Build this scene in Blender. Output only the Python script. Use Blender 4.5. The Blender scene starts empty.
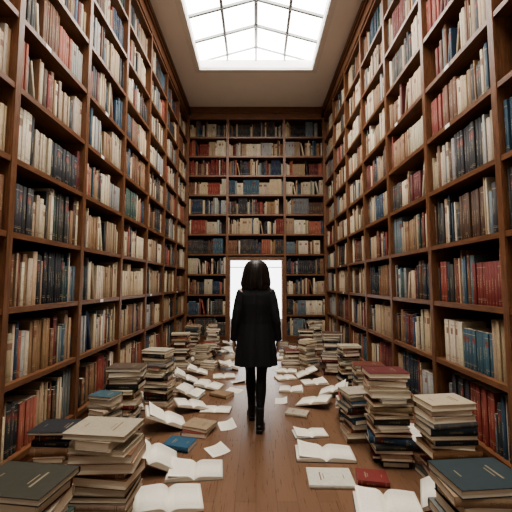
import bpy, math, random
from mathutils import Matrix, Vector, Euler
R = random.Random(11)
S = bpy.context.scene
COL = S.collection

# ------------------------------------------------------------------ helpers
class M:
    def __init__(s): s.v=[]; s.f=[]; s.m=[]; s.uv=[]; s.c=[]; s.sm=[]
    def face(s, idx, mat=0, uv=None, col=(1,1,1,0), smooth=False):
        s.f.append(tuple(idx)); s.m.append(mat); s.sm.append(smooth)
        s.uv.append(uv if uv else [(-1,-1)]*len(idx)); s.c.append(col)
    def box(s, x0,x1,y0,y1,z0,z1, mat=0, col=(1,1,1,0), T=None):
        b=len(s.v)
        P=[(x0,y0,z0),(x1,y0,z0),(x1,y1,z0),(x0,y1,z0),(x0,y0,z1),(x1,y0,z1),(x1,y1,z1),(x0,y1,z1)]
        if T: P=[T(p) for p in P]
        s.v+=P
        F=[(0,3,2,1),(4,5,6,7),(0,1,5,4),(1,2,6,5),(2,3,7,6),(3,0,4,7)]
        for k,f in enumerate(F): s.face([b+i for i in f],mat,None,col)
    def prism(s, prof, a0,a1, fn, mat=0, col=(1,1,1,0), smooth=False, uvs=None, caps=True):
        b=len(s.v); n=len(prof)
        s.v+=[fn(p,a0) for p in prof]+[fn(p,a1) for p in prof]
        for i in range(n):
            j=(i+1)%n
            uv=None
            if uvs and uvs[i] is not None:
                u0,u1=uvs[i]; uv=[(u0,0),(u1,0),(u1,1),(u0,1)]
            s.face([b+i,b+j,b+n+j,b+n+i],mat,uv,col,smooth)
        if caps:
            s.face([b+i for i in range(n)][::-1],mat,None,col)
            s.face([b+n+i for i in range(n)],mat,None,col)
    def obj(s, name, mats, loc=(0,0,0), rot=(0,0,0), parent=None, recalc=True):
        me=bpy.data.meshes.new(name)
        me.from_pydata([tuple(p) for p in s.v],[],s.f)
        for m in mats: me.materials.append(m)
        me.polygons.foreach_set('material_index',s.m)
        me.polygons.foreach_set('use_smooth',s.sm)
        uvl=me.uv_layers.new(name='UVMap')
        flat=[c for u in s.uv for p in u for c in p]
        uvl.data.foreach_set('uv',flat)
        ca=me.color_attributes.new(name='bcol',type='FLOAT_COLOR',domain='CORNER')
        cf=[]
        for f,c in zip(s.f,s.c): cf+=list(c)*len(f)
        ca.data.foreach_set('color',cf)
        me.update()
        if recalc:
            import bmesh
            bm=bmesh.new(); bm.from_mesh(me)
            bmesh.ops.recalc_face_normals(bm,faces=bm.faces)
            bm.to_mesh(me); bm.free()
        o=bpy.data.objects.new(name,me); COL.objects.link(o)
        o.location=loc; o.rotation_euler=rot
        if parent: o.parent=parent
        return o

def newmat(name):
    m=bpy.data.materials.new(name); m.use_nodes=True
    nt=m.node_tree; nt.nodes.clear()
    out=nt.nodes.new('ShaderNodeOutputMaterial')
    bs=nt.nodes.new('ShaderNodeBsdfPrincipled')
    nt.links.new(bs.outputs[0],out.inputs[0])
    return m,nt,bs,out
def mth(nt,op,a,b=None,c=None):
    n=nt.nodes.new('ShaderNodeMath'); n.operation=op
    for i,x in enumerate((a,b,c)):
        if x is None: continue
        if isinstance(x,(int,float)): n.inputs[i].default_value=x
        else: nt.links.new(x,n.inputs[i])
    return n.outputs[0]
def mix(nt,f,a,b,bt='MIX'):
    n=nt.nodes.new('ShaderNodeMix'); n.data_type='RGBA'; n.blend_type=bt
    for k,x in ((0,f),(6,a),(7,b)):
        if isinstance(x,(int,float)): n.inputs[k].default_value=x
        elif isinstance(x,tuple): n.inputs[k].default_value=x if len(x)==4 else x+(1,)
        else: nt.links.new(x,n.inputs[k])
    return n.outputs[2]
def noise(nt,vec,scale,detail=4,rough=.5):
    n=nt.nodes.new('ShaderNodeTexNoise'); n.inputs['Scale'].default_value=scale
    n.inputs['Detail'].default_value=detail; n.inputs['Roughness'].default_value=rough
    nt.links.new(vec,n.inputs['Vector']); return n.outputs['Fac']
def mapping(nt,vec,scale):
    n=nt.nodes.new('ShaderNodeMapping'); n.inputs['Scale'].default_value=scale
    nt.links.new(vec,n.inputs['Vector']); return n.outputs[0]
def bump(nt,bs,h,strength,dist=.01):
    n=nt.nodes.new('ShaderNodeBump'); n.inputs['Strength'].default_value=strength
    n.inputs['Distance'].default_value=dist
    nt.links.new(h,n.inputs['Height']); nt.links.new(n.outputs[0],bs.inputs['Normal'])

def wood(name, dark, light, stretch, rough=.42):
    m,nt,bs,_=newmat(name)
    tc=nt.nodes.new('ShaderNodeTexCoord').outputs['Object']
    v=mapping(nt,tc,stretch)
    n1=noise(nt,v,6,6,.6); n2=noise(nt,v,25,3,.6)
    f=mth(nt,'MULTIPLY_ADD',n2,.4,mth(nt,'MULTIPLY',n1,.7))
    r=nt.nodes.new('ShaderNodeMapRange'); r.inputs[1].default_value=.38; r.inputs[2].default_value=.72
    nt.links.new(f,r.inputs[0])
    nt.links.new(mix(nt,r.outputs[0],dark,light),bs.inputs['Base Color'])
    bs.inputs['Roughness'].default_value=rough
    bump(nt,bs,f,.15,.004)
    return m
W_D=(.070,.030,.014); W_L=(.24,.105,.050)
wood_v=wood('walnut_vertical',W_D,W_L,(14,14,1))
wood_h=wood('walnut_along_y',W_D,W_L,(14,1,14))
wood_x=wood('walnut_along_x',W_D,W_L,(1,14,14))
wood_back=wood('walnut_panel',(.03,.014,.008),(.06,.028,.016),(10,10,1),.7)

def plain(name,col,rough=.8,nz=.06,scale=3):
    m,nt,bs,_=newmat(name)
    tc=nt.nodes.new('ShaderNodeTexCoord').outputs['Object']
    n=noise(nt,tc,scale,4)
    a=tuple(c*(1-nz) for c in col); b=tuple(min(1,c*(1+nz)) for c in col)
    nt.links.new(mix(nt,n,a,b),bs.inputs['Base Color'])
    bs.inputs['Roughness'].default_value=rough
    return m
plaster=plain('plaster',(.88,.87,.84),.9,.04)
plaster_w=plain('white_plaster',(.80,.79,.77),.9)
metalw=plain('painted_metal',(.24,.25,.25),.5)
metall=plain('light_window_frame',(.5,.5,.5),.5)
labelm=plain('shelf_label_card',(.85,.83,.78),.7)

def emit(name,col,strength,rough=.3):
    m,nt,bs,_=newmat(name)
    tc=nt.nodes.new('ShaderNodeTexCoord').outputs['Object']
    n=noise(nt,tc,.8,3)
    c=mix(nt,n,tuple(x*.8 for x in col),col)
    nt.links.new(c,bs.inputs['Emission Color']); bs.inputs['Emission Strength'].default_value=strength
    bs.inputs['Base Color'].default_value=(.8,.8,.8,1); bs.inputs['Roughness'].default_value=rough
    return m
sky_glass=emit('frosted_skylight_glass',(1.0,.965,.90),8.5)
win_glass=emit('frosted_window_glass',(.97,.99,1.0),2.6)

def floor_mat():
    m,nt,bs,_=newmat('floorboards')
    tc=nt.nodes.new('ShaderNodeTexCoord').outputs['Object']
    rot=nt.nodes.new('ShaderNodeMapping'); rot.inputs['Rotation'].default_value=(0,0,math.pi/2)
    nt.links.new(tc,rot.inputs['Vector'])
    br=nt.nodes.new('ShaderNodeTexBrick'); nt.links.new(rot.outputs[0],br.inputs['Vector'])
    br.inputs['Scale'].default_value=1; br.inputs['Brick Width'].default_value=2.4
    br.inputs['Row Height'].default_value=.14; br.inputs['Mortar Size'].default_value=.0022
    br.inputs['Color1'].default_value=(.135,.070,.040,1); br.inputs['Color2'].default_value=(.185,.100,.058,1)
    br.inputs['Mortar'].default_value=(.04,.02,.013,1); br.offset=.37
    g=noise(nt,mapping(nt,tc,(30,1.5,1)),3,5,.6)
    c=mix(nt,.45,br.outputs['Color'],mix(nt,g,(.07,.035,.02),(.25,.145,.088)))
    nt.links.new(c,bs.inputs['Base Color'])
    rr=mth(nt,'MULTIPLY_ADD',g,.2,.20); nt.links.new(rr,bs.inputs['Roughness'])
    bump(nt,bs,br.outputs['Fac'],-.2,.003)
    return m
floorm=floor_mat()

def cover_mat():
    m,nt,bs,_=newmat('book_cloth')
    at=nt.nodes.new('ShaderNodeAttribute'); at.attribute_name='bcol'
    base=at.outputs['Color']; r=at.outputs['Alpha']
    uv=nt.nodes.new('ShaderNodeUVMap'); uv.uv_map='UVMap'
    sp=nt.nodes.new('ShaderNodeSeparateXYZ'); nt.links.new(uv.outputs[0],sp.inputs[0])
    u,v=sp.outputs[0],sp.outputs[1]
    def near(x,c,w): return mth(nt,'LESS_THAN',mth(nt,'ABSOLUTE',mth(nt,'SUBTRACT',x,c)),w)
    bands=mth(nt,'MAXIMUM',near(v,.12,.008),near(v,.88,.008))
    bands=mth(nt,'MAXIMUM',bands,near(v,.15,.004))
    bands=mth(nt,'MULTIPLY',bands,mth(nt,'GREATER_THAN',r,.5))
    cb=nt.nodes.new('ShaderNodeCombineXYZ')
    nt.links.new(mth(nt,'MULTIPLY',u,5),cb.inputs[0]); nt.links.new(mth(nt,'MULTIPLY',v,55),cb.inputs[1])
    nt.links.new(mth(nt,'MULTIPLY',r,300),cb.inputs[2])
    tx=mth(nt,'GREATER_THAN',noise(nt,cb.outputs[0],1.5,1),.52)
    pos=mth(nt,'MULTIPLY_ADD',r,.2,.42)
    reg=mth(nt,'MULTIPLY',near(u,.5,.14),mth(nt,'LESS_THAN',mth(nt,'ABSOLUTE',mth(nt,'SUBTRACT',v,pos)),.15))
    foot=mth(nt,'MULTIPLY',near(u,.5,.15),near(v,.07,.02))
    txt=mth(nt,'MULTIPLY',tx,mth(nt,'MAXIMUM',reg,foot))
    mark=mth(nt,'MAXIMUM',bands,txt)
    bw=nt.nodes.new('ShaderNodeRGBToBW'); nt.links.new(base,bw.inputs[0])
    light=mth(nt,'GREATER_THAN',bw.outputs[0],.15)
    mc=mix(nt,light,(.40,.32,.19),(.10,.06,.035))
    lab=mth(nt,'MULTIPLY',near(v,.74,.07),mth(nt,'GREATER_THAN',r,.76))
    lab=mth(nt,'MULTIPLY',lab,near(u,.5,.51))
    lc=mix(nt,light,(.14,.03,.02),(.14,.05,.03))
    b1=mix(nt,mth(nt,'MULTIPLY',lab,.85),base,lc)
    tc=nt.nodes.new('ShaderNodeTexCoord').outputs['Object']
    n=noise(nt,tc,35,3)
    b2=mix(nt,mth(nt,'MULTIPLY',mark,.6),b1,mc)
    b3=mix(nt,.5,b2,mix(nt,n,(.42,.39,.35),(1,1,1)),'MULTIPLY')
    nt.links.new(b3,bs.inputs['Base Color'])
    bs.inputs['Roughness'].default_value=.65
    bs.inputs['Specular IOR Level'].default_value=.3
    return m
cover=cover_mat()
def page_mat():
    m,nt,bs,_=newmat('page_edges')
    at=nt.nodes.new('ShaderNodeAttribute'); at.attribute_name='bcol'
    uv=nt.nodes.new('ShaderNodeUVMap'); uv.uv_map='UVMap'
    n=noise(nt,mapping(nt,uv.outputs[0],(.6,18,1)),2.2,3,.7)
    c=mix(nt,n,(.60,.53,.44),(1,1,1))
    nt.links.new(mix(nt,1.0,at.outputs['Color'],c,'MULTIPLY'),bs.inputs['Base Color'])
    bs.inputs['Roughness'].default_value=.85
    return m
pages=page_mat()
def text_mat():
    m,nt,bs,_=newmat('printed_page')
    at=nt.nodes.new('ShaderNodeAttribute'); at.attribute_name='bcol'
    uv=nt.nodes.new('ShaderNodeUVMap'); uv.uv_map='UVMap'
    sp=nt.nodes.new('ShaderNodeSeparateXYZ'); nt.links.new(uv.outputs[0],sp.inputs[0])
    u,v=sp.outputs[0],sp.outputs[1]
    line=mth(nt,'GREATER_THAN',mth(nt,'SINE',mth(nt,'MULTIPLY',v,2*math.pi*24)),.35)
    a=mth(nt,'LESS_THAN',mth(nt,'ABSOLUTE',mth(nt,'SUBTRACT',v,.5)),.39)
    b=mth(nt,'LESS_THAN',mth(nt,'ABSOLUTE',mth(nt,'SUBTRACT',u,.52)),.36)
    w=mth(nt,'GREATER_THAN',noise(nt,mapping(nt,uv.outputs[0],(30,24,1)),1.3,1),.42)
    mk=mth(nt,'MULTIPLY',mth(nt,'MULTIPLY',line,a),mth(nt,'MULTIPLY',b,w))
    nt.links.new(mix(nt,mth(nt,'MULTIPLY',mk,.36),at.outputs['Color'],(.22,.2,.19)),bs.inputs['Base Color'])
    bs.inputs['Roughness'].default_value=.8
    return m
textp=text_mat()
BM=[cover,pages,textp]

CREAM=[(.41,.315,.21),(.47,.385,.275),(.33,.245,.16),(.37,.305,.225),(.50,.43,.33),(.27,.19,.12)]
BROWN=[(.14,.065,.035),(.18,.095,.05),(.075,.037,.022),(.22,.13,.07)]
DARK=[(.015,.015,.018),(.03,.028,.03),(.02,.028,.04),(.04,.036,.032)]
BLUE=[(.022,.045,.075),(.03,.060,.09),(.018,.032,.06),(.045,.085,.11),(.10,.13,.145)]
RED=[(.15,.028,.022),(.20,.042,.03),(.10,.020,.018),(.25,.08,.05)]
GREEN=[(.03,.055,.045),(.045,.075,.06)]
GREY=[(.20,.195,.18),(.3,.29,.27),(.12,.12,.12)]
FAM=[(CREAM,38),(BROWN,16),(DARK,16),(BLUE,12),(RED,10),(GREEN,2),(GREY,6)]
def famc(w=None):
    fs=[f for f,_ in FAM]; ww=[x for _,x in FAM] if w is None else w
    return R.choices(fs,ww)[0]
def jit(c,a=.14):
    k=1+R.uniform(-a,a); return tuple(max(0,min(1,x*k*(1+R.uniform(-.05,.05)))) for x in c)
def pagec():
    k=R.uniform(.82,1.05); return (min(1,.83*k),min(1,.76*k),.64*k,0)

# ------------------------------------------------------------------ dimensions
XF=1.74; XW=2.07; YB=8.45; YW=8.78; YF=-1.72; H=5.95
BAY=1.01; UP=[YB-BAY*k for k in range(11)]
SB=[.20+.54*k for k in range(11)]
BB=[.18+.50*k for k in range(12)]

# ------------------------------------------------------------------ room shell
m=M(); m.box(-XW-.1,XW+.1,YF-.1,11.6,-.1,0); m.obj('floor',[floorm])
m=M(); m.box(-XW-.12,-XW,YF-.1,YW+.12,0,H); m.obj('wall_left',[plaster])
m=M(); m.box(XW,XW+.12,YF-.1,YW+.12,0,H); m.obj('wall_right',[plaster])
m=M(); m.box(-XW,XW,YF-.12,YF,0,H); m.obj('wall_front',[plaster])
m=M(); m.box(-XW,-.70,YW,YW+.12,0,H); m.box(.70,XW,YW,YW+.12,0,H); m.box(-.70,.70,YW,YW+.12,2.08,H); m.obj('wall_back',[plaster])
SX=1.2; SY0=-.6; SY1=6.85
m=M()
m.box(-XW,-SX,YF,YW,H,H+.14); m.box(SX,XW,YF,YW,H,H+.14)
m.box(-SX,SX,SY1,YW,H,H+.14); m.box(-SX,SX,YF,SY0,H,H+.14)
m.obj('ceiling',[plaster])
# skylight
m=M()
for (a,b) in ((-SX-.09,-SX+.02),(SX-.02,SX+.09)):
    m.box(a,b,SY0-.09,SY1+.09,H-.035,H-.001,0)
for (c,d) in ((SY0-.09,SY0+.02),(SY1-.02,SY1+.09)): m.box(-SX+.02,SX-.02,c,d,H-.035,H-.001,0)
EZ=H+.16; RZ=H+.50
m.box(-SX,-SX+.03,SY0,SY1,H,EZ+.02,0); m.box(SX-.03,SX,SY0,SY1,H,EZ+.02,0)
m.box(-SX+.03,SX-.03,SY0,SY0+.03,H,EZ+.02,0); m.box(-SX+.03,SX-.03,SY1-.03,SY1,H,EZ+.02,0)
def rz(x): return RZ-(RZ-EZ)*abs(x)/SX
NY=12; ys=[SY0+(SY1-SY0)*i/NY for i in range(NY+1)]
xs=[-SX,-SX/2,0,SX/2,SX]
for i in range(NY):
    for j in range(4):
        b=len(m.v)
        for (x,y) in ((xs[j],ys[i]),(xs[j+1],ys[i]),(xs[j+1],ys[i+1]),(xs[j],ys[i+1])): m.v.append((x,y,rz(x)))
        m.face([b,b+3,b+2,b+1],1)
for y in (SY0+.015,SY1-.015):
    b=len(m.v); m.v+=[(-SX,y,EZ),(SX,y,EZ),(0,y,RZ)]; m.face([b,b+1,b+2],1)
    for x in (-SX/2,0,SX/2): m.box(x-.022,x+.022,y-.02,y+.02,EZ,rz(x)-.01,2)
for x in xs:
    z=rz(x); w=.034 if x==0 else .026
    m.box(x-w,x+w,SY0,SY1,z-.05,z-.006,2)
for y in ys:
    for s in (-1,1):
        b=len(m.v); w=.022
        P=[(0,y-w,RZ-.055),(0,y+w,RZ-.055),(s*SX,y+w,EZ-.055),(s*SX,y-w,EZ-.055)]
        m.v+=P+[(p[0],p[1],p[2]+.049) for p in P]
        for f in ((0,1,2,3),(4,5,6,7),(0,1,5,4),(1,2,6,5),(2,3,7,6),(3,0,4,7)): m.face([b+k for k in f],2)
m.obj('skylight',[plaster_w,sky_glass,metalw],recalc=False)

# vestibule behind the doorway
m=M(); y0=YW+.12
m.box(-1.3,-1.2,y0,11.5,0,2.6); m.obj('wall_vestibule_left',[plaster_w])
m=M(); m.box(1.2,1.3,y0,11.5,0,2.6); m.obj('wall_vestibule_right',[plaster_w])
m=M(); m.box(-1.3,1.3,y0,11.5,2.6,2.7); m.obj('ceiling_vestibule',[plaster_w])
m=M(); m.box(-1.2,-1.0,11.4,11.5,0,2.6); m.box(1.0,1.2,11.4,11.5,0,2.6); m.box(-1.0,1.0,11.4,11.5,0,.25); m.box(-1.0,1.0,11.4,11.5,2.45,2.6); m.obj('wall_vestibule_back',[plaster_w])
m=M(); m.box(-1.0,1.0,11.46,11.48,.25,2.45,1)
for x in (-.985,0,.985): m.box(x-.015,x+.015,11.42,11.46,.25,2.45,0)
for z in (.265,1.98,2.435): m.box(-1.0,1.0,11.41,11.455,z-.015,z+.015,0)
m.obj('window_1',[metall,win_glass])
m=M()
m.box(-.70,-.66,YW+.001,YW+.14,0,2.08,0); m.box(.66,.70,YW+.001,YW+.14,0,2.08,0); m.box(-.66,.66,YW+.001,YW+.14,2.04,2.08,0)
m.obj('door_1_frame',[wood_v])

# ------------------------------------------------------------------ bookcases
def side_case(s):
    m=M()
    def bx(xa,xb,*r,mat=0): m.box(min(s*xa,s*xb),max(s*xa,s*xb),*r,mat=mat)
    for y in UP:
        bx(XF+.012,XW-.02,y-.018,y+.018,0,5.70)
        bx(XF-.006,XF+.012,y-.028,y+.028,0,5.70)
    for k,z in enumerate(SB):
        for i in range(10):
            a,b=UP[i+1]+.018,UP[i]-.018
            bx(XF+.012,XW-.02,a,b,z-.028,z,mat=1)
            bx(XF,XF+.012,a+.010,b-.010,z-.042,z,mat=1)
            if R.random()<.22 and 1<k<7:
                yy=R.uniform(a+.1,b-.1); bx(XF-.002,XF,yy-.035,yy+.035,z-.038,z-.004,mat=3)
    bx(XF+.02,XW-.02,UP[-1],UP[0],0,.158,mat=1)
    bx(XF-.005,XF+.02,UP[-1],UP[0],5.64,5.80,mat=1)
    bx(XF-.03,XF+.02,UP[-1],UP[0],5.80,5.86,mat=1)
    bx(XF-.05,XF+.02,UP[-1],UP[0],5.86,H-.004,mat=1)
    bx(XW-.02,XW-.002,UP[-1],UP[0]+.3,0,H-.01,mat=2)
    return m.obj('bookcase',[wood_v,wood_h,wood_back,labelm])
side_case(-1); side_case(1)
m=M()
for x in (-XF+.02,-.72,.72,XF-.02):
    if abs(x)<1:
        m.box(x-.018,x+.018,YB+.012,YW-.02,0,5.70); m.box(x-.03,x+.03,YB-.006,YB+.012,0,5.70)
    else:
        m.box(x-.018,x+.018,YB+.02,YW-.02,0,5.70); m.box(x-.02,x+.02,YB,YB+.02,0,5.70)
m.box(-.70,-.66,YB,YW-.001,0,2.08,0); m.box(.66,.70,YB,YW-.001,0,2.08,0); m.box(-.66,.66,YB,YW-.001,2.04,2.08,1)
m.box(-.685,-.64,YB-.02,YB,0,2.10,0); m.box(.64,.685,YB-.02,YB,0,2.10,0); m.box(-.64,.64,YB-.02,YB,2.02,2.10,1)
seg=[(-XF+.04,-.74),(-.70,.70),(.74,XF-.04)]
for k,z in enumerate(BB):
    for j,(a,b) in enumerate(seg):
        if j==1 and z<2.1: continue
        m.box(a,b,YB+.012,YW-.02,z-.03,z,mat=1); m.box(a+.008,b-.008,YB,YB+.012,z-.042,z,mat=1)
for j in (0,2): m.box(seg[j][0],seg[j][1],YB+.02,YW-.02,0,.138,mat=1)
m.box(-XF+.06,XF-.06,YB-.005,YB+.02,5.68,5.80,mat=1); m.box(-XF+.06,XF-.06,YB-.03,YB+.02,5.80,5.86,mat=1); m.box(-XF+.06,XF-.06,YB-.05,YB+.02,5.86,H-.004,mat=1)
m.box(-XF,-.74,YW-.02,YW-.002,0,5.8,mat=2); m.box(.74,XF,YW-.02,YW-.002,0,5.8,mat=2); m.box(-.74,.74,YW-.02,YW-.002,2.14,5.8,mat=2)
m.obj('bookcase',[wood_v,wood_x,wood_back])

# ------------------------------------------------------------------ shelved books
def shelf_book(m,fn,s0,z0,t,h,w,col,ang=0):
    rnd=R.random(); c=col+(rnd,); pc=pagec()
    ca,sa=math.cos(ang),math.sin(ang)
    def P(s,d,z): return fn(s0+s*ca-z*sa,d,z0+s*sa+z*ca)
    bl=min(.22*t,.012)
    prof=[(0,w),(0,bl+.004),(0,bl),(.14*t,bl*.35),(.35*t,0),(.65*t,0),(.86*t,bl*.35),(t,bl),(t,bl+.004),(t,w)]
    b=len(m.v); n=len(prof)
    m.v+=[P(p[0],p[1],0) for p in prof]+[P(p[0],p[1],h) for p in prof]
    for i in range(n-1):
        j=i+1
        uv=None
        if 2<=i<=6:
            u0,u1=prof[i][0]/t,prof[j][0]/t; uv=[(u0,0),(u1,0),(u1,1),(u0,1)]
        m.face([b+i,b+j,b+n+j,b+n+i],0,uv,c,2<=i<=6)
    m.face([b+n+i for i in range(1,n-1)],0,None,c)
    m.face([b+n,b+n+1,b+2*n-2,b+2*n-1],1,[(0,0),(0,0.0),(1,1),(1,1)],pc)
def fill(m,fn,a,b,z,clear,w0,wts=None):
    s=a+.004
    end=b-.004
    if R.random()<.22: end-=R.uniform(.03,.14)
    run=0
    while s<end-.014:
        if run<=0:
            fam=famc(wts); run=R.choice([1,1,2,2,3,4,5,7,9]); series=run>=5
            hb=R.uniform(.64,.91)*clear; tb=R.uniform(.022,.046); cb=R.choice(fam)
        if series: t=tb; h=hb; c=jit(cb,.08)
        else: t=R.uniform(.014,.054); h=min(hb*R.uniform(.82,1.12),clear*.93); c=jit(R.choice(fam if R.random()<.6 else famc(wts)),.22)
        if s+t>end:
            t=end-s
            if t<.012: break
        run-=1
        sb=R.uniform(0,.018)
        if R.random()<.03 and s+t+.12<end and s>a+.06:
            ang=R.uniform(.1,.22); t=min(t,.04); hh=h*.95
            s+=hh*math.sin(ang)*1.0
            shelf_book(m,lambda q,d,zz,sb=sb:fn(q,d+sb,zz),s,z,t,hh,w0,c,ang)
            s+=t*math.cos(ang)+.002
            run=0
            if R.random()<.5: s+=.03
            continue
        shelf_book(m,lambda q,d,zz,sb=sb:fn(q,d+sb,zz),s,z,t,h,w0,c)
        s+=t+R.choice([.0008,.001,.002,.003])
for sgn in (-1,1):
    m=M()
    fn=(lambda q,d,z,sgn=sgn:(sgn*(XF+.034+d),q,z))
    for k in range(10):
        for i in range(9):
            a,b=UP[i+1]+.02,UP[i]-.02
            wt=[46,17,13,10,8,1,6] if k>=6 else None
            fill(m,fn,a,b,SB[k]+.001,.495,.22,wt)
    m.obj('shelved_books',BM,recalc=False)
m=M()
fn=lambda q,d,z:(q,YB+.022+d,z)
for k in range(11):
    for j,(a,b) in enumerate(seg):
        if j==1 and BB[k]<2.1: continue
        wt=None
        if k in (3,6,10) : wt=[20,14,30,10,8,5,15]
        elif k==8 and j!=1: wt=[30,10,8,6,36,3,8]
        elif k==4: wt=[20,20,26,8,20,3,5]
        elif k in (7,9,5): wt=[62,12,6,6,8,1,10]
        fill(m,fn,a+.002,b-.002,BB[k]+.001,.455,.23,wt)
m.obj('shelved_books',BM,recalc=False)

# ------------------------------------------------------------------ floor books
def hardback(m,L,W,T,T4,col,title=False):
    rnd=R.random(); c=col+(rnd,); pc=pagec(); bt=.003
    tf=lambda p: T4@Vector(p)
    m.box(-W/2,W/2,-L/2,L/2,0,bt,0,c,tf); m.box(-W/2,W/2,-L/2,L/2,T-bt,T,0,c,tf)
    e=.004; x0=-W/2+.003; x1=W/2-e
    prof=[(x0,bt),(x1,bt),(x1-.004,bt+(T-2*bt)*.3),(x1-.004,bt+(T-2*bt)*.7),(x1,T-bt),(x0,T-bt)]
    b=len(m.v); n=6
    m.v+=[tf((p[0],-L/2+e,p[1])) for p in prof]+[tf((p[0],L/2-e,p[1])) for p in prof]
    vv=[(p[1]-bt)/(T-2*bt) for p in prof]
    for i in range(n-1):
        if i in (0,4): continue
        j=i+1; m.face([b+i,b+j,b+n+j,b+n+i],1,[(0,vv[i]),(0,vv[j]),(1,vv[j]),(1,vv[i])],pc)
    m.face([b+i for i in range(n)][::-1],1,[(prof[i][0]*4,vv[i]) for i in range(n)][::-1],pc)
    m.face([b+n+i for i in range(n)],1,[(prof[i][0]*4,vv[i]) for i in range(n)],pc)
    arc=[(-W/2-.16*T*math.sin(math.pi*i/5),T*i/5) for i in range(6)]
    prof=arc+[(-W/2+.003,T),(-W/2+.003,0)]
    uvs=[((i)/5,(i+1)/5) for i in range(5)]+[None]*3
    m.prism(prof,-L/2,L/2,lambda p,a:tf((p[0],a,p[1])),0,c,False,uvs)
    if title:
        lum=sum(col)/3; tcx=(.24,.20,.13,0) if lum<.2 else (.20,.15,.10,0)
        for (yy,hw,hh) in ((L*.22,W*.22,.005),(L*.15,W*.14,.003),(-L*.3,W*.10,.003)):
            m.box(-hw,hw,yy-hh,yy+hh,T,T+.0005,0,tcx,tf)
FS=[38,17,16,10,13,2,5]
def stack(x,y,h,L=.32,W=.235,rot=0,top=None,rj=10,name='book_stack'):
    m=M(); z=0; dx=dy=0
    while z<h-.02:
        T=R.uniform(.024,.056)
        if z+T>h: T=max(.022,h-z)
        k=R.uniform(.86,1.06)*(1-.10*z/max(h,.3))
        fam=famc(FS); c=jit(R.choice(fam))
        last=z+T>=h-.02
        if last and top: c=top; k=.98
        a=math.radians(rot+R.choice([0,0,0,180,180,180,180,90,270] if not last else [180])+R.uniform(-rj,rj))
        dx=max(-.03,min(.03,dx+R.uniform(-.016,.016))); dy=max(-.03,min(.03,dy+R.uniform(-.014,.014)))
        hardback(m,L*k,W*k,T,Matrix.Translation((dx,dy,z))@Matrix.Rotation(a,4,'Z'),c,last)
        z+=T+.0003
    return m.obj(name,BM,(x,y,0.0005),recalc=True)
def openbook(x,y,rz=0,wp=.2,L=.28,t=.025,tilt=0,z=None,col=None,pitch=0):
    m=M(); k=R.uniform(.90,1.03); pc=(.80*k,.74*k,.63*k,0)
    col=(col or jit(R.choice(famc(FS))))+(0.1,)
    N=12
    tl=t*R.uniform(.6,1.15); tr=t*R.uniform(.6,1.15)
    def top(u,tt):
        return .004+tt*(1-(1-min(1,u/.28))**2.2)*(1-.42*max(0,(u-.28)/.72)**1.3) + .002
    for s,tt in ((-1,tl),(1,tr)):
        b=len(m.v)
        for i in range(N+1):
            u=(i/N)**1.4; xx=s*wp*u; zt=top(u,tt)
            m.v+=[(xx,-L/2,zt),(xx,L/2,zt),(xx,-L/2,.004),(xx,L/2,.004)]
        for i in range(N):
            u0=(i/N)**1.4; u1=((i+1)/N)**1.4
            q=b+4*i; r=q+4
            m.face([q,r,r+1,q+1] if s>0 else [q,q+1,r+1,r],2,[(u0,0),(u1,0),(u1,1),(u0,1)] if s>0 else [(1-u0,0),(1-u0,1),(1-u1,1),(1-u1,0)],pc,True)
            m.face([q,q+2,r+2,r] if s>0 else [q,r,r+2,q+2],1,[(u0,1),(u0,0),(u1,0),(u1,1)] if s>0 else [(u0,1),(u1,1),(u1,0),(u0,0)],pc)
            m.face([q+1,r+1,r+3,q+3] if s>0 else [q+1,q+3,r+3,r+1],1,[(u0,1),(u1,1),(u1,0),(u0,0)] if s>0 else [(u0,1),(u0,0),(u1,0),(u1,1)],pc)
        q=b+4*N
        m.face([q,q+2,q+3,q+1] if s>0 else [q,q+1,q+3,q+2],1,[(0,1),(0,0),(1,0),(1,1)] if s>0 else [(0,1),(1,1),(1,0),(0,0)],pc)
        x0,x1=sorted((s*.004,s*(wp+.005)))
        m.box(x0,x1,-L/2-.004,L/2+.004,0,.0035,0,col)
    # one turned-up leaf standing off the gutter
    if R.random()<.55:
        s=R.choice((-1,1)); tt=tl if s<0 else tr; b=len(m.v); K=8
        for i in range(K+1):
            u=i/K
            for v in (-1,1):
                m.v.append((s*wp*.92*u,v*L*.49,top(u,tt)+.002+wp*(.16+.05*v)*u*u))
        for i in range(K):
            q=b+2*i; m.face([q,q+2,q+3,q+1],2,[(i/K,0),((i+1)/K,0),((i+1)/K,1),(i/K,1)],pc,True)
    m.box(-.004,.004,-L/2-.004,L/2+.004,0,.0035,0,col)
    Rm=Matrix.Rotation(math.radians(rz),4,'Z')@Matrix.Rotation(math.radians(pitch),4,'X')@Matrix.Rotation(math.radians(tilt),4,'Y')
    e=Rm.to_euler()
    mz=min((Rm@Vector(p)).z for p in m.v)
    return m.obj('open_book',BM,(x,y,(z if z is not None else 0)-mz+.0005),e,recalc=False)
def book(x,y,rz,L,W,T,col,z=0):
    m=M(); hardback(m,L,W,T,Matrix.Identity(4),col,True)
    return m.obj('closed_book',BM,(x,y,z+.0005),(0,0,math.radians(rz)),recalc=True)

occ=[]
def St(x,y,h,**k):
    occ.append((x,y,.24)); return stack(x,y,h,**k)
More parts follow.
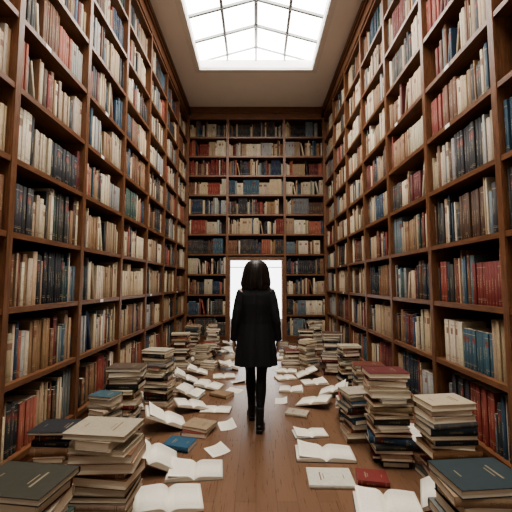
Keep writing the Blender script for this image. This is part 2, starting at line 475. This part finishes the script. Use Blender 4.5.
# left side
St(-1.0,1.50,.655,rot=88,L=.36,W=.25,top=(.045,.042,.03),rj=6)
St(-.89,2.06,.63,rot=86,L=.37,W=.26,top=(.36,.31,.23),rj=7)
St(-1.38,2.45,.46,rot=95,top=(.03,.03,.035))
St(-1.34,3.60,.60,rot=92,L=.36,W=.25,top=(.10,.07,.05))
St(-1.17,4.22,.65,rot=80,L=.33,top=(.42,.37,.28))
St(-1.31,5.95,.60,rot=90,top=(.42,.36,.26))
St(-1.33,7.35,.58,rot=85)
St(-1.35,4.95,.42,rot=100)
St(-1.07,3.02,.125,rot=80,L=.28,top=(.3,.2,.13))
St(-.56,3.50,.075,rot=70,L=.28,top=(.3,.22,.14)); 
# right side
St(.98,1.60,.63,rot=92,L=.34,W=.25,top=(.03,.045,.05),rj=6)
St(1.42,2.70,.58,rot=90,L=.36,W=.25,top=(.45,.38,.27))
St(1.12,2.95,.72,rot=84,L=.34,W=.24,top=(.12,.028,.028))
St(.96,3.36,.44,rot=100,L=.30,top=(.36,.31,.25))
St(1.32,4.05,.54,rot=88,L=.35,top=(.14,.045,.03))
St(1.34,5.00,.58,rot=95,L=.31,top=(.42,.37,.28))
St(1.22,5.65,.66,rot=85,top=(.1,.05,.04))
St(1.30,7.50,.68,rot=90)
St(.98,6.80,.55,rot=80)
St(.62,6.15,.28,rot=95)
St(1.02,3.76,.26,rot=80,L=.28)

def O(x,y,*a,r=.24,**k): occ.append((x,y,r)); return openbook(x,y,*a,**k)
O(-.47,2.76,6,wp=.21,L=.25,t=.03)
book(-.68,3.17,75,.25,.19,.045,(.03,.09,.15)); occ.append((-.68,3.17,.2))
O(-.46,4.05,-4,wp=.17,L=.20,t=.014)
O(-.58,2.38,14,wp=.22,L=.28,t=.035,tilt=4)
O(-.84,2.82,14,wp=.22,L=.32,t=.035,tilt=25)
O(-.92,3.58,20,wp=.21,L=.32,t=.03,tilt=24)
O(-1.02,5.10,15,wp=.19,L=.30,t=.03,tilt=24)
O(-.76,4.08,25,wp=.18,L=.27,t=.03,tilt=14)
O(-.66,4.90,-12,wp=.18,L=.26,t=.03,tilt=8)
O(-.50,5.45,8,wp=.17,L=.24)
O(.58,3.02,-3,wp=.24,L=.25,t=.035)
book(.55,2.66,88,.33,.24,.022,(.58,.54,.46)); occ.append((.55,2.66,.2))
O(.52,3.42,6,wp=.16,L=.18,t=.015)
O(.84,2.30,-10,wp=.20,L=.27,t=.035,tilt=-5)
book(.86,2.65,80,.22,.17,.035,(.19,.035,.03))
O(1.25,2.34,-25,wp=.17,L=.28,t=.03,tilt=-28,pitch=8)
O(.70,4.22,-25,wp=.19,L=.28,t=.03,tilt=-12)
O(1.02,4.58,-18,wp=.19,L=.28,t=.03,tilt=-20)
O(.48,4.78,-8,wp=.16,L=.22)
O(.85,5.10,8,wp=.18,L=.24)
O(.45,5.35,15,wp=.15,L=.22)
book(-.44,4.55,60,.26,.19,.04,(.25,.16,.09)); occ.append((-.44,4.55,.18))
book(.46,3.92,70,.24,.17,.03,(.40,.34,.26)); occ.append((.46,3.92,.16))

def free(x,y,r): return all((x-a)**2+(y-b)**2>(r+c*.75)**2 for a,b,c in occ)
R2=random.Random(21); tries=0; n=0
while tries<3500 and n<75:
    tries+=1
    s=R2.choice((-1,1)); y=R2.uniform(3.0,8.2)
    x=s*R2.uniform(.46,1.50)
    if y>7.6 and abs(x)<.6: continue
    if not free(x,y,.165): continue
    occ.append((x,y,.2)); n+=1; q=R2.random()
    if q<.34: openbook(x,y,R2.uniform(-40,40),wp=.16,L=.23,t=.025)
    elif q<.52: openbook(x,y,R2.uniform(-30,30),wp=.165,L=.25,t=.03,tilt=-s*R2.uniform(10,22))
    elif q<.62: book(x,y,R2.uniform(0,180),.25,.18,.04,jit(R.choice(famc(FS))))
    else: stack(x,y,R2.choice([.12,.18,.25,.34,.45,.52]) if abs(x)>.75 else R2.choice([.07,.1,.14,.2]),L=.27,W=.2,rot=R2.uniform(60,120))

# loose sheets lying on the floor between the books (one object)
m=M(); R3=random.Random(5)
for (x,y) in ((-.30,3.62),(-.34,3.10),(-.30,4.75),(.31,4.35),(-.26,5.15),(.36,5.85),(-.34,6.1),(-.32,6.7),(.36,6.7),(.30,7.2)):
    a=R3.uniform(-1.2,1.2); w,l=R3.uniform(.07,.085),R3.uniform(.095,.115); b=len(m.v); K=6
    cu=R3.uniform(.008,.028)
    for i in range(K+1):
        u=i/K*2-1
        for v in (-1,1):
            px,py=u*w,v*l; m.v.append((x+px*math.cos(a)-py*math.sin(a),y+px*math.sin(a)+py*math.cos(a),.0015+cu*max(0,u)**2*(1+.3*v)))
    for i in range(K):
        q=b+2*i; m.face([q,q+2,q+3,q+1],2,[(i/K,0),((i+1)/K,0),((i+1)/K,1),(i/K,1)],(.74,.69,.59,0),True)
m.obj('loose_pages',BM,recalc=False)

# ------------------------------------------------------------------ woman
def tube(V,F,pts,rad,n=16):
    pts=[Vector(p) for p in pts]; b=len(V); k=len(pts)
    for i,p in enumerate(pts):
        d=(pts[min(i+1,k-1)]-pts[max(i-1,0)]).normalized()
        ref=Vector((1,0,0)) if abs(d.x)<.8 else Vector((0,1,0))
        a=(ref-d*ref.dot(d)).normalized(); c=d.cross(a)
        r=rad[i]; rx,ry=(r if isinstance(r,tuple) else (r,r))
        for j in range(n):
            t=2*math.pi*j/n; V.append(tuple(p+a*math.cos(t)*rx+c*math.sin(t)*ry))
    for i in range(k-1):
        for j in range(n):
            j2=(j+1)%n; F.append((b+i*n+j,b+i*n+j2,b+(i+1)*n+j2,b+(i+1)*n+j))
    F.append(tuple(b+j for j in range(n))[::-1]); F.append(tuple(b+(k-1)*n+j for j in range(n)))
def interp(pts,rad,sub=4):
    P=[Vector(p) for p in pts]; Q=[Vector((r if isinstance(r,tuple) else (r,r))+(0,)) for r in rad]
    def cr(a,b,c,d,t): return .5*((2*b)+(c-a)*t+(2*a-5*b+4*c-d)*t*t+(3*b-a-3*c+d)*t**3)
    op=[];orr=[]; n=len(P)
    for i in range(n-1):
        for s in range(sub):
            t=s/sub; g=lambda A:cr(A[max(i-1,0)],A[i],A[i+1],A[min(i+2,n-1)],t)
            op.append(g(P)); q=g(Q); orr.append((max(.002,q.x),max(.002,q.y)))
    op.append(P[-1]); orr.append((Q[-1].x,Q[-1].y)); return op,orr
def ellip(V,F,c,r,nu=20,nv=12,fn=None):
    b=len(V)
    for i in range(1,nv):
        ph=math.pi*i/nv
        for j in range(nu):
            t=2*math.pi*j/nu
            p=[math.sin(ph)*math.cos(t),math.sin(ph)*math.sin(t),math.cos(ph)]
            if fn: p=fn(p)
            V.append((c[0]+r[0]*p[0],c[1]+r[1]*p[1],c[2]+r[2]*p[2]))
    V.append((c[0],c[1],c[2]+r[2])); V.append((c[0],c[1],c[2]-r[2])); T=len(V)-2
    for i in range(nv-2):
        for j in range(nu):
            j2=(j+1)%nu; F.append((b+i*nu+j,b+(i+1)*nu+j,b+(i+1)*nu+j2,b+i*nu+j2))
    for j in range(nu):
        j2=(j+1)%nu; F.append((T,b+j,b+j2)); F.append((T+1,b+(nv-2)*nu+j2,b+(nv-2)*nu+j))
def mesh_obj(name,V,F,mat,parent,voxel=None,smooth=0,sol=None):
    me=bpy.data.meshes.new(name); me.from_pydata(V,[],F); me.materials.append(mat)
    for p in me.polygons: p.use_smooth=True
    o=bpy.data.objects.new(name,me); COL.objects.link(o); o.parent=parent
    if voxel:
        r=o.modifiers.new('fuse','REMESH'); r.mode='VOXEL'; r.voxel_size=voxel; r.use_smooth_shade=True
    if sol:
        q=o.modifiers.new('thick','SOLIDIFY'); q.thickness=sol; q.offset=-1
    if smooth:
        q=o.modifiers.new('smooth','SMOOTH'); q.iterations=smooth; q.factor=.5
    return o
def cloth(name,col,rough,scale=120,spec=.15):
    m,nt,bs,_=newmat(name)
    tc=nt.nodes.new('ShaderNodeTexCoord').outputs['Object']
    n=noise(nt,tc,scale,3); nt.links.new(mix(nt,n,tuple(c*.7 for c in col),tuple(c*1.3 for c in col)),bs.inputs['Base Color'])
    bs.inputs['Roughness'].default_value=rough; bs.inputs['Specular IOR Level'].default_value=spec
    bump(nt,bs,n,.2,.002); return m
coatm=cloth('black_wool',(.014,.014,.016),.75,120,.22)
hairm=cloth('dark_hair',(.014,.009,.007),.4,60,.4)
leather=cloth('black_leather',(.01,.01,.01),.4,40,.3)
skinm,nt,bs,_=newmat('skin_and_stockings')
g=nt.nodes.new('ShaderNodeTexCoord').outputs['Object']; sp=nt.nodes.new('ShaderNodeSeparateXYZ'); nt.links.new(g,sp.inputs[0])
nt.links.new(mix(nt,mth(nt,'GREATER_THAN',sp.outputs[2],1.0),(.009,.009,.010),mix(nt,noise(nt,g,30,3),(.44,.26,.19),(.52,.32,.24))),bs.inputs['Base Color'])
bs.inputs['Roughness'].default_value=.7; bs.inputs['Specular IOR Level'].default_value=.2
handm=plain('skin',(.36,.22,.165),.55,.08,40)

woman=bpy.data.objects.new('woman',None); COL.objects.link(woman); woman.location=(0,3.60,0)
V=[];F=[]
p,r=interp([(0,0,.84),(0,0,.94),(0,.0,1.07),(0,0,1.22),(0,0,1.34),(0,-.005,1.40),(0,.0,1.44),(0,.012,1.50),(0,.02,1.54)],[(.12,.09),(.14,.11),(.11,.09),(.13,.10),(.14,.085),(.085,.06),(.055,.05),(.05,.05),(.05,.05)])
tube(V,F,p,r,20)
ANK={1:(.036,-.13,.10),-1:(-.046,.20,.10)}
for s,knee in ((1,(.056,.02,.49)),(-1,(-.058,.13,.50))):
    hip=Vector((s*.080,0,.90)); k=Vector(knee); a=Vector(ANK[s])
    pts=[hip,hip.lerp(k,.35),hip.lerp(k,.75),k,k.lerp(a,.3)+Vector((0,-.012,0)),k.lerp(a,.7),a,a+Vector((0,.01,-.04))]
    q,rr=interp(pts,[.090,.080,.060,.052,.055,.041,.035,.036],3); tube(V,F,q,rr,16)
    sh=Vector((s*.145,0,1.365)); el=Vector((s*.205,-.03,1.10)); wr=Vector((s*.228,.02,.875))
    q,rr=interp([Vector((s*.08,0,1.37)),sh,sh.lerp(el,.5),el,el.lerp(wr,.4),wr],[.05,.050,.042,.036,.034,.024],3); tube(V,F,q,rr,14)
def hf(p):
    x,y,z=p
    k=1.0
    if z<0: k=1-.32*(-z)**1.4
    x*=k; y=y*(1-.12*max(0,-z)) + (.10*max(0,-z) if y>0 else 0)
    return [x,y,z]
ellip(V,F,(0,.025,1.565),(.076,.096,.115),28,20,hf)
for s in (-1,1): ellip(V,F,(s*.078,.015,1.555),(.010,.018,.032),10,8)
ellip(V,F,(0,.123,1.548),(.013,.016,.022),10,8)
ellip(V,F,(0,.112,1.508),(.024,.008,.006),12,6); ellip(V,F,(0,.111,1.499),(.021,.009,.007),12,6)
mesh_obj('body',V,F,skinm,woman,.007,3)
V=[];F=[]
for s in (-1,1): ellip(V,F,(s*.031,.104,1.568),(.013,.011,.010),12,8)
eyem=plain('eye',(.7,.68,.65),.2); mesh_obj('eyes',V,F,eyem,woman)
V=[];F=[]
for s in (-1,1): ellip(V,F,(s*.031,.1125,1.568),(.005,.004,.005),10,6)
mesh_obj('irises',V,F,hairm,woman)
# coat
V=[];F=[]
rings=[(1.47,.060,.058,.0),(1.44,.075,.066,0),(1.415,.110,.075,0),(1.385,.152,.092,0),(1.33,.178,.112,0.004),(1.24,.176,.120,.010),(1.12,.165,.112,.018),(1.04,.165,.112,.022),(.95,.178,.124,.028),(.85,.192,.136,.034),(.75,.204,.146,.042),(.62,.214,.154,.05),(.615,.20,.14,.04),(.67,.16,.11,.02)]
n=96
full=[]
for i in range(len(rings)-1):
    A,B=rings[i],rings[i+1]
    for s in range(3): full.append(tuple(A[k]+(B[k]-A[k])*s/3 for k in range(4)))
full.append(rings[-1])
for (z,rx,ry,w) in full:
    for j in range(n):
        t=2*math.pi*j/n
        k=1+w*(math.sin(7*t+.6+z*3)+.6*math.sin(12*t-2*z))
        zz=z
        if 1.36<z<1.43: zz=z-.015*abs(math.cos(t))
        d=abs(t-1.5*math.pi); k-= .05*math.exp(-(d/.06)**2)*(1 if z<1.35 else 0)
        V.append((rx*k*math.cos(t),ry*k*math.sin(t)+.0,zz+(.004*math.sin(3*t) if z<.64 else 0)))
m_=len(full)
for i in range(m_-1):
    for j in range(n):
        j2=(j+1)%n; F.append((i*n+j2,i*n+j,(i+1)*n+j,(i+1)*n+j2))
F.append(tuple(range(n))); F.append(tuple((m_-1)*n+j for j in range(n))[::-1])
for s in (-1,1):
    sh=Vector((s*.142,0,1.352)); el=Vector((s*.202,-.03,1.10)); wr=Vector((s*.230,.02,.865))
    q,rr=interp([Vector((s*.09,0,1.355)),sh,sh.lerp(el,.45)+Vector((s*.008,0,0)),el,el.lerp(wr,.5),wr],[(.05,.05),(.058,.064),(.054,.062),(.050,.054),(.044,.048),(.041,.044)],4)
    rr=[(a*(1+.035*math.sin(i*1.9)),b_*(1+.035*math.sin(i*1.9+1))) for i,(a,b_) in enumerate(rr)]
    tube(V,F,q,rr,18)
q,rr=interp([(0,.0,1.42),(0,0,1.45),(0,.004,1.485)],[(.085,.075),(.070,.066),(.072,.070)],3); tube(V,F,q,rr,24)
mesh_obj('coat',V,F,coatm,woman,.006,2)
for s in (-1,1):
    V=[];F=[]
    w=Vector((s*.230,.022,.885)); d=Vector((s*.02,.16,-1)).normalized()
    q,rr=interp([w,w+d*.03,w+d*.06,w+d*.095,w+d*.108],[(.021,.026),(.018,.031),(.016,.040),(.015,.041),(.012,.036)],3)
    tube(V,F,q,rr,14)
    fw=Vector((0,1,.16)).normalized(); inn=Vector((-s,0,0))
    for off,ln in ((.029,.070),(.010,.078),(-.010,.073),(-.029,.058)):
        b0=w+d*.09+fw*off
        pts=[b0,b0+d*.02+inn*.001,b0+d*(.015+ln*.45)+inn*.008,b0+d*(.013+ln*.75)+inn*.019,b0+d*(.012+ln*.95)+inn*.033]
        q,rr=interp(pts,[.009,.0092,.0086,.0078,.0062],3); tube(V,F,q,rr,10)
    b0=w+d*.035+fw*.022
    q,rr=interp([b0,b0+d*.025+fw*.022+inn*.006,b0+d*.052+fw*.032+inn*.012,b0+d*.078+fw*.034+inn*.016],[.013,.0125,.0105,.008],3); tube(V,F,q,rr,10)
    mesh_obj('hand_left' if s<0 else 'hand_right',V,F,handm,woman,.0032,2)
V=[];F=[]
for a,dirx in ((Vector((ANK[1][0],-.13,0)),.10),(Vector((ANK[-1][0],.20,0)),-.12)):
    f=Vector((dirx,1,0)).normalized()
    q,rr=interp([a+Vector((0,0,.24)),a+Vector((0,0,.16)),a+Vector((0,0,.10)),a+Vector((0,-.004,.045)),a+Vector((0,-.004,.028))],[(.046,.05),(.043,.048),(.041,.048),(.038,.046),(.036,.042)],3)
    tube(V,F,q,rr,16)
    q,rr=interp([a-f*.052+Vector((0,0,.040)),a-f*.02+Vector((0,0,.050)),a+f*.05+Vector((0,0,.050)),a+f*.11+Vector((0,0,.036)),a+f*.165+Vector((0,0,.030)),a+f*.185+Vector((0,0,.028))],[(.028,.030),(.036,.040),(.039,.040),(.044,.030),(.034,.022),(.018,.014)],3)
    tube(V,F,q,rr,16)
    def slab(c0,c1,w0,w1,z0,z1):
        b=len(V); sd=Vector((f.y,-f.x,0))
        P=[c0-sd*w0,c0+sd*w0,c1+sd*w1,c1-sd*w1]
        for z in (z0,z1): V.extend([(p.x,p.y,z) for p in P])
        F.extend([(b+3,b+2,b+1,b),(b+4,b+5,b+6,b+7),(b,b+1,b+5,b+4),(b+1,b+2,b+6,b+5),(b+2,b+3,b+7,b+6),(b+3,b,b+4,b+7)])
    slab(a-f*.06,a+f*.0,.030,.034,.001,.035)
    slab(a+f*.02,a+f*.12,.034,.043,.001,.018); slab(a+f*.12,a+f*.185,.043,.022,.001,.018)
mesh_obj('boots',V,F,leather,woman,.005,2)
# hair
V=[];F=[]; nt_=140
Z=[(1.700,.012,.012),(1.696,.050,.054),(1.682,.083,.090),(1.655,.109,.115),(1.615,.127,.130),(1.575,.137,.137),(1.53,.143,.139),(1.49,.149,.139),(1.455,.155,.137),(1.425,.152,.130),(1.395,.132,.116),(1.37,.100,.096)]
Zf=[]
for i in range(len(Z)-1):
    for s in range(3): Zf.append(tuple(Z[i][k]+(Z[i+1][k]-Z[i][k])*s/3 for k in range(3)))
Zf.append(Z[-1])
for i,(z,rx,ry) in enumerate(Zf):
    f=i/len(Zf)
    for j in range(nt_):
        t=2*math.pi*j/nt_
        k=1+f*(.028*math.sin(13*t+5*f)+.018*math.sin(29*t+1.3+2*f)+.016*math.sin(47*t)+.022*math.sin(5*t+6*f))
        zz=z-(f**4)*.024*(math.sin(9*t)+.7*math.sin(23*t+1)+.5*math.sin(4*t)+.5*math.sin(41*t))
        V.append((rx*k*math.cos(t),.012+ry*k*math.sin(t),zz))
V.append((0,.012,1.702)); tp=len(V)-1
for j in range(nt_): F.append((tp,j,(j+1)%nt_))
for i in range(len(Zf)-1):
    for j in range(nt_):
        t=2*math.pi*(j+.5)/nt_; dev=abs(t-math.pi/2); z=Zf[i][0]
        lim=.25+ .55*min(1,max(0,(1.625-z)/.06))
        if z<1.625 and dev<lim: continue
        j2=(j+1)%nt_; F.append((i*nt_+j2,i*nt_+j,(i+1)*nt_+j,(i+1)*nt_+j2))
mesh_obj('hair',V,F,hairm,woman,None,1,.018)

# ------------------------------------------------------------------ world, camera
w=bpy.data.worlds.new('overcast'); S.world=w; w.use_nodes=True
bg=w.node_tree.nodes['Background']; bg.inputs[0].default_value=(.95,.96,1,1); bg.inputs[1].default_value=1.0
cam=bpy.data.cameras.new('camera'); co=bpy.data.objects.new('camera',cam); COL.objects.link(co)
co.location=(0,0,1.455); co.rotation_euler=(math.radians(94.53),0,0); cam.lens=24; cam.sensor_width=36; cam.clip_start=.05
S.camera=co
S.view_settings.view_transform='AgX'; S.view_settings.look='AgX - Medium High Contrast'; S.view_settings.exposure=0.5
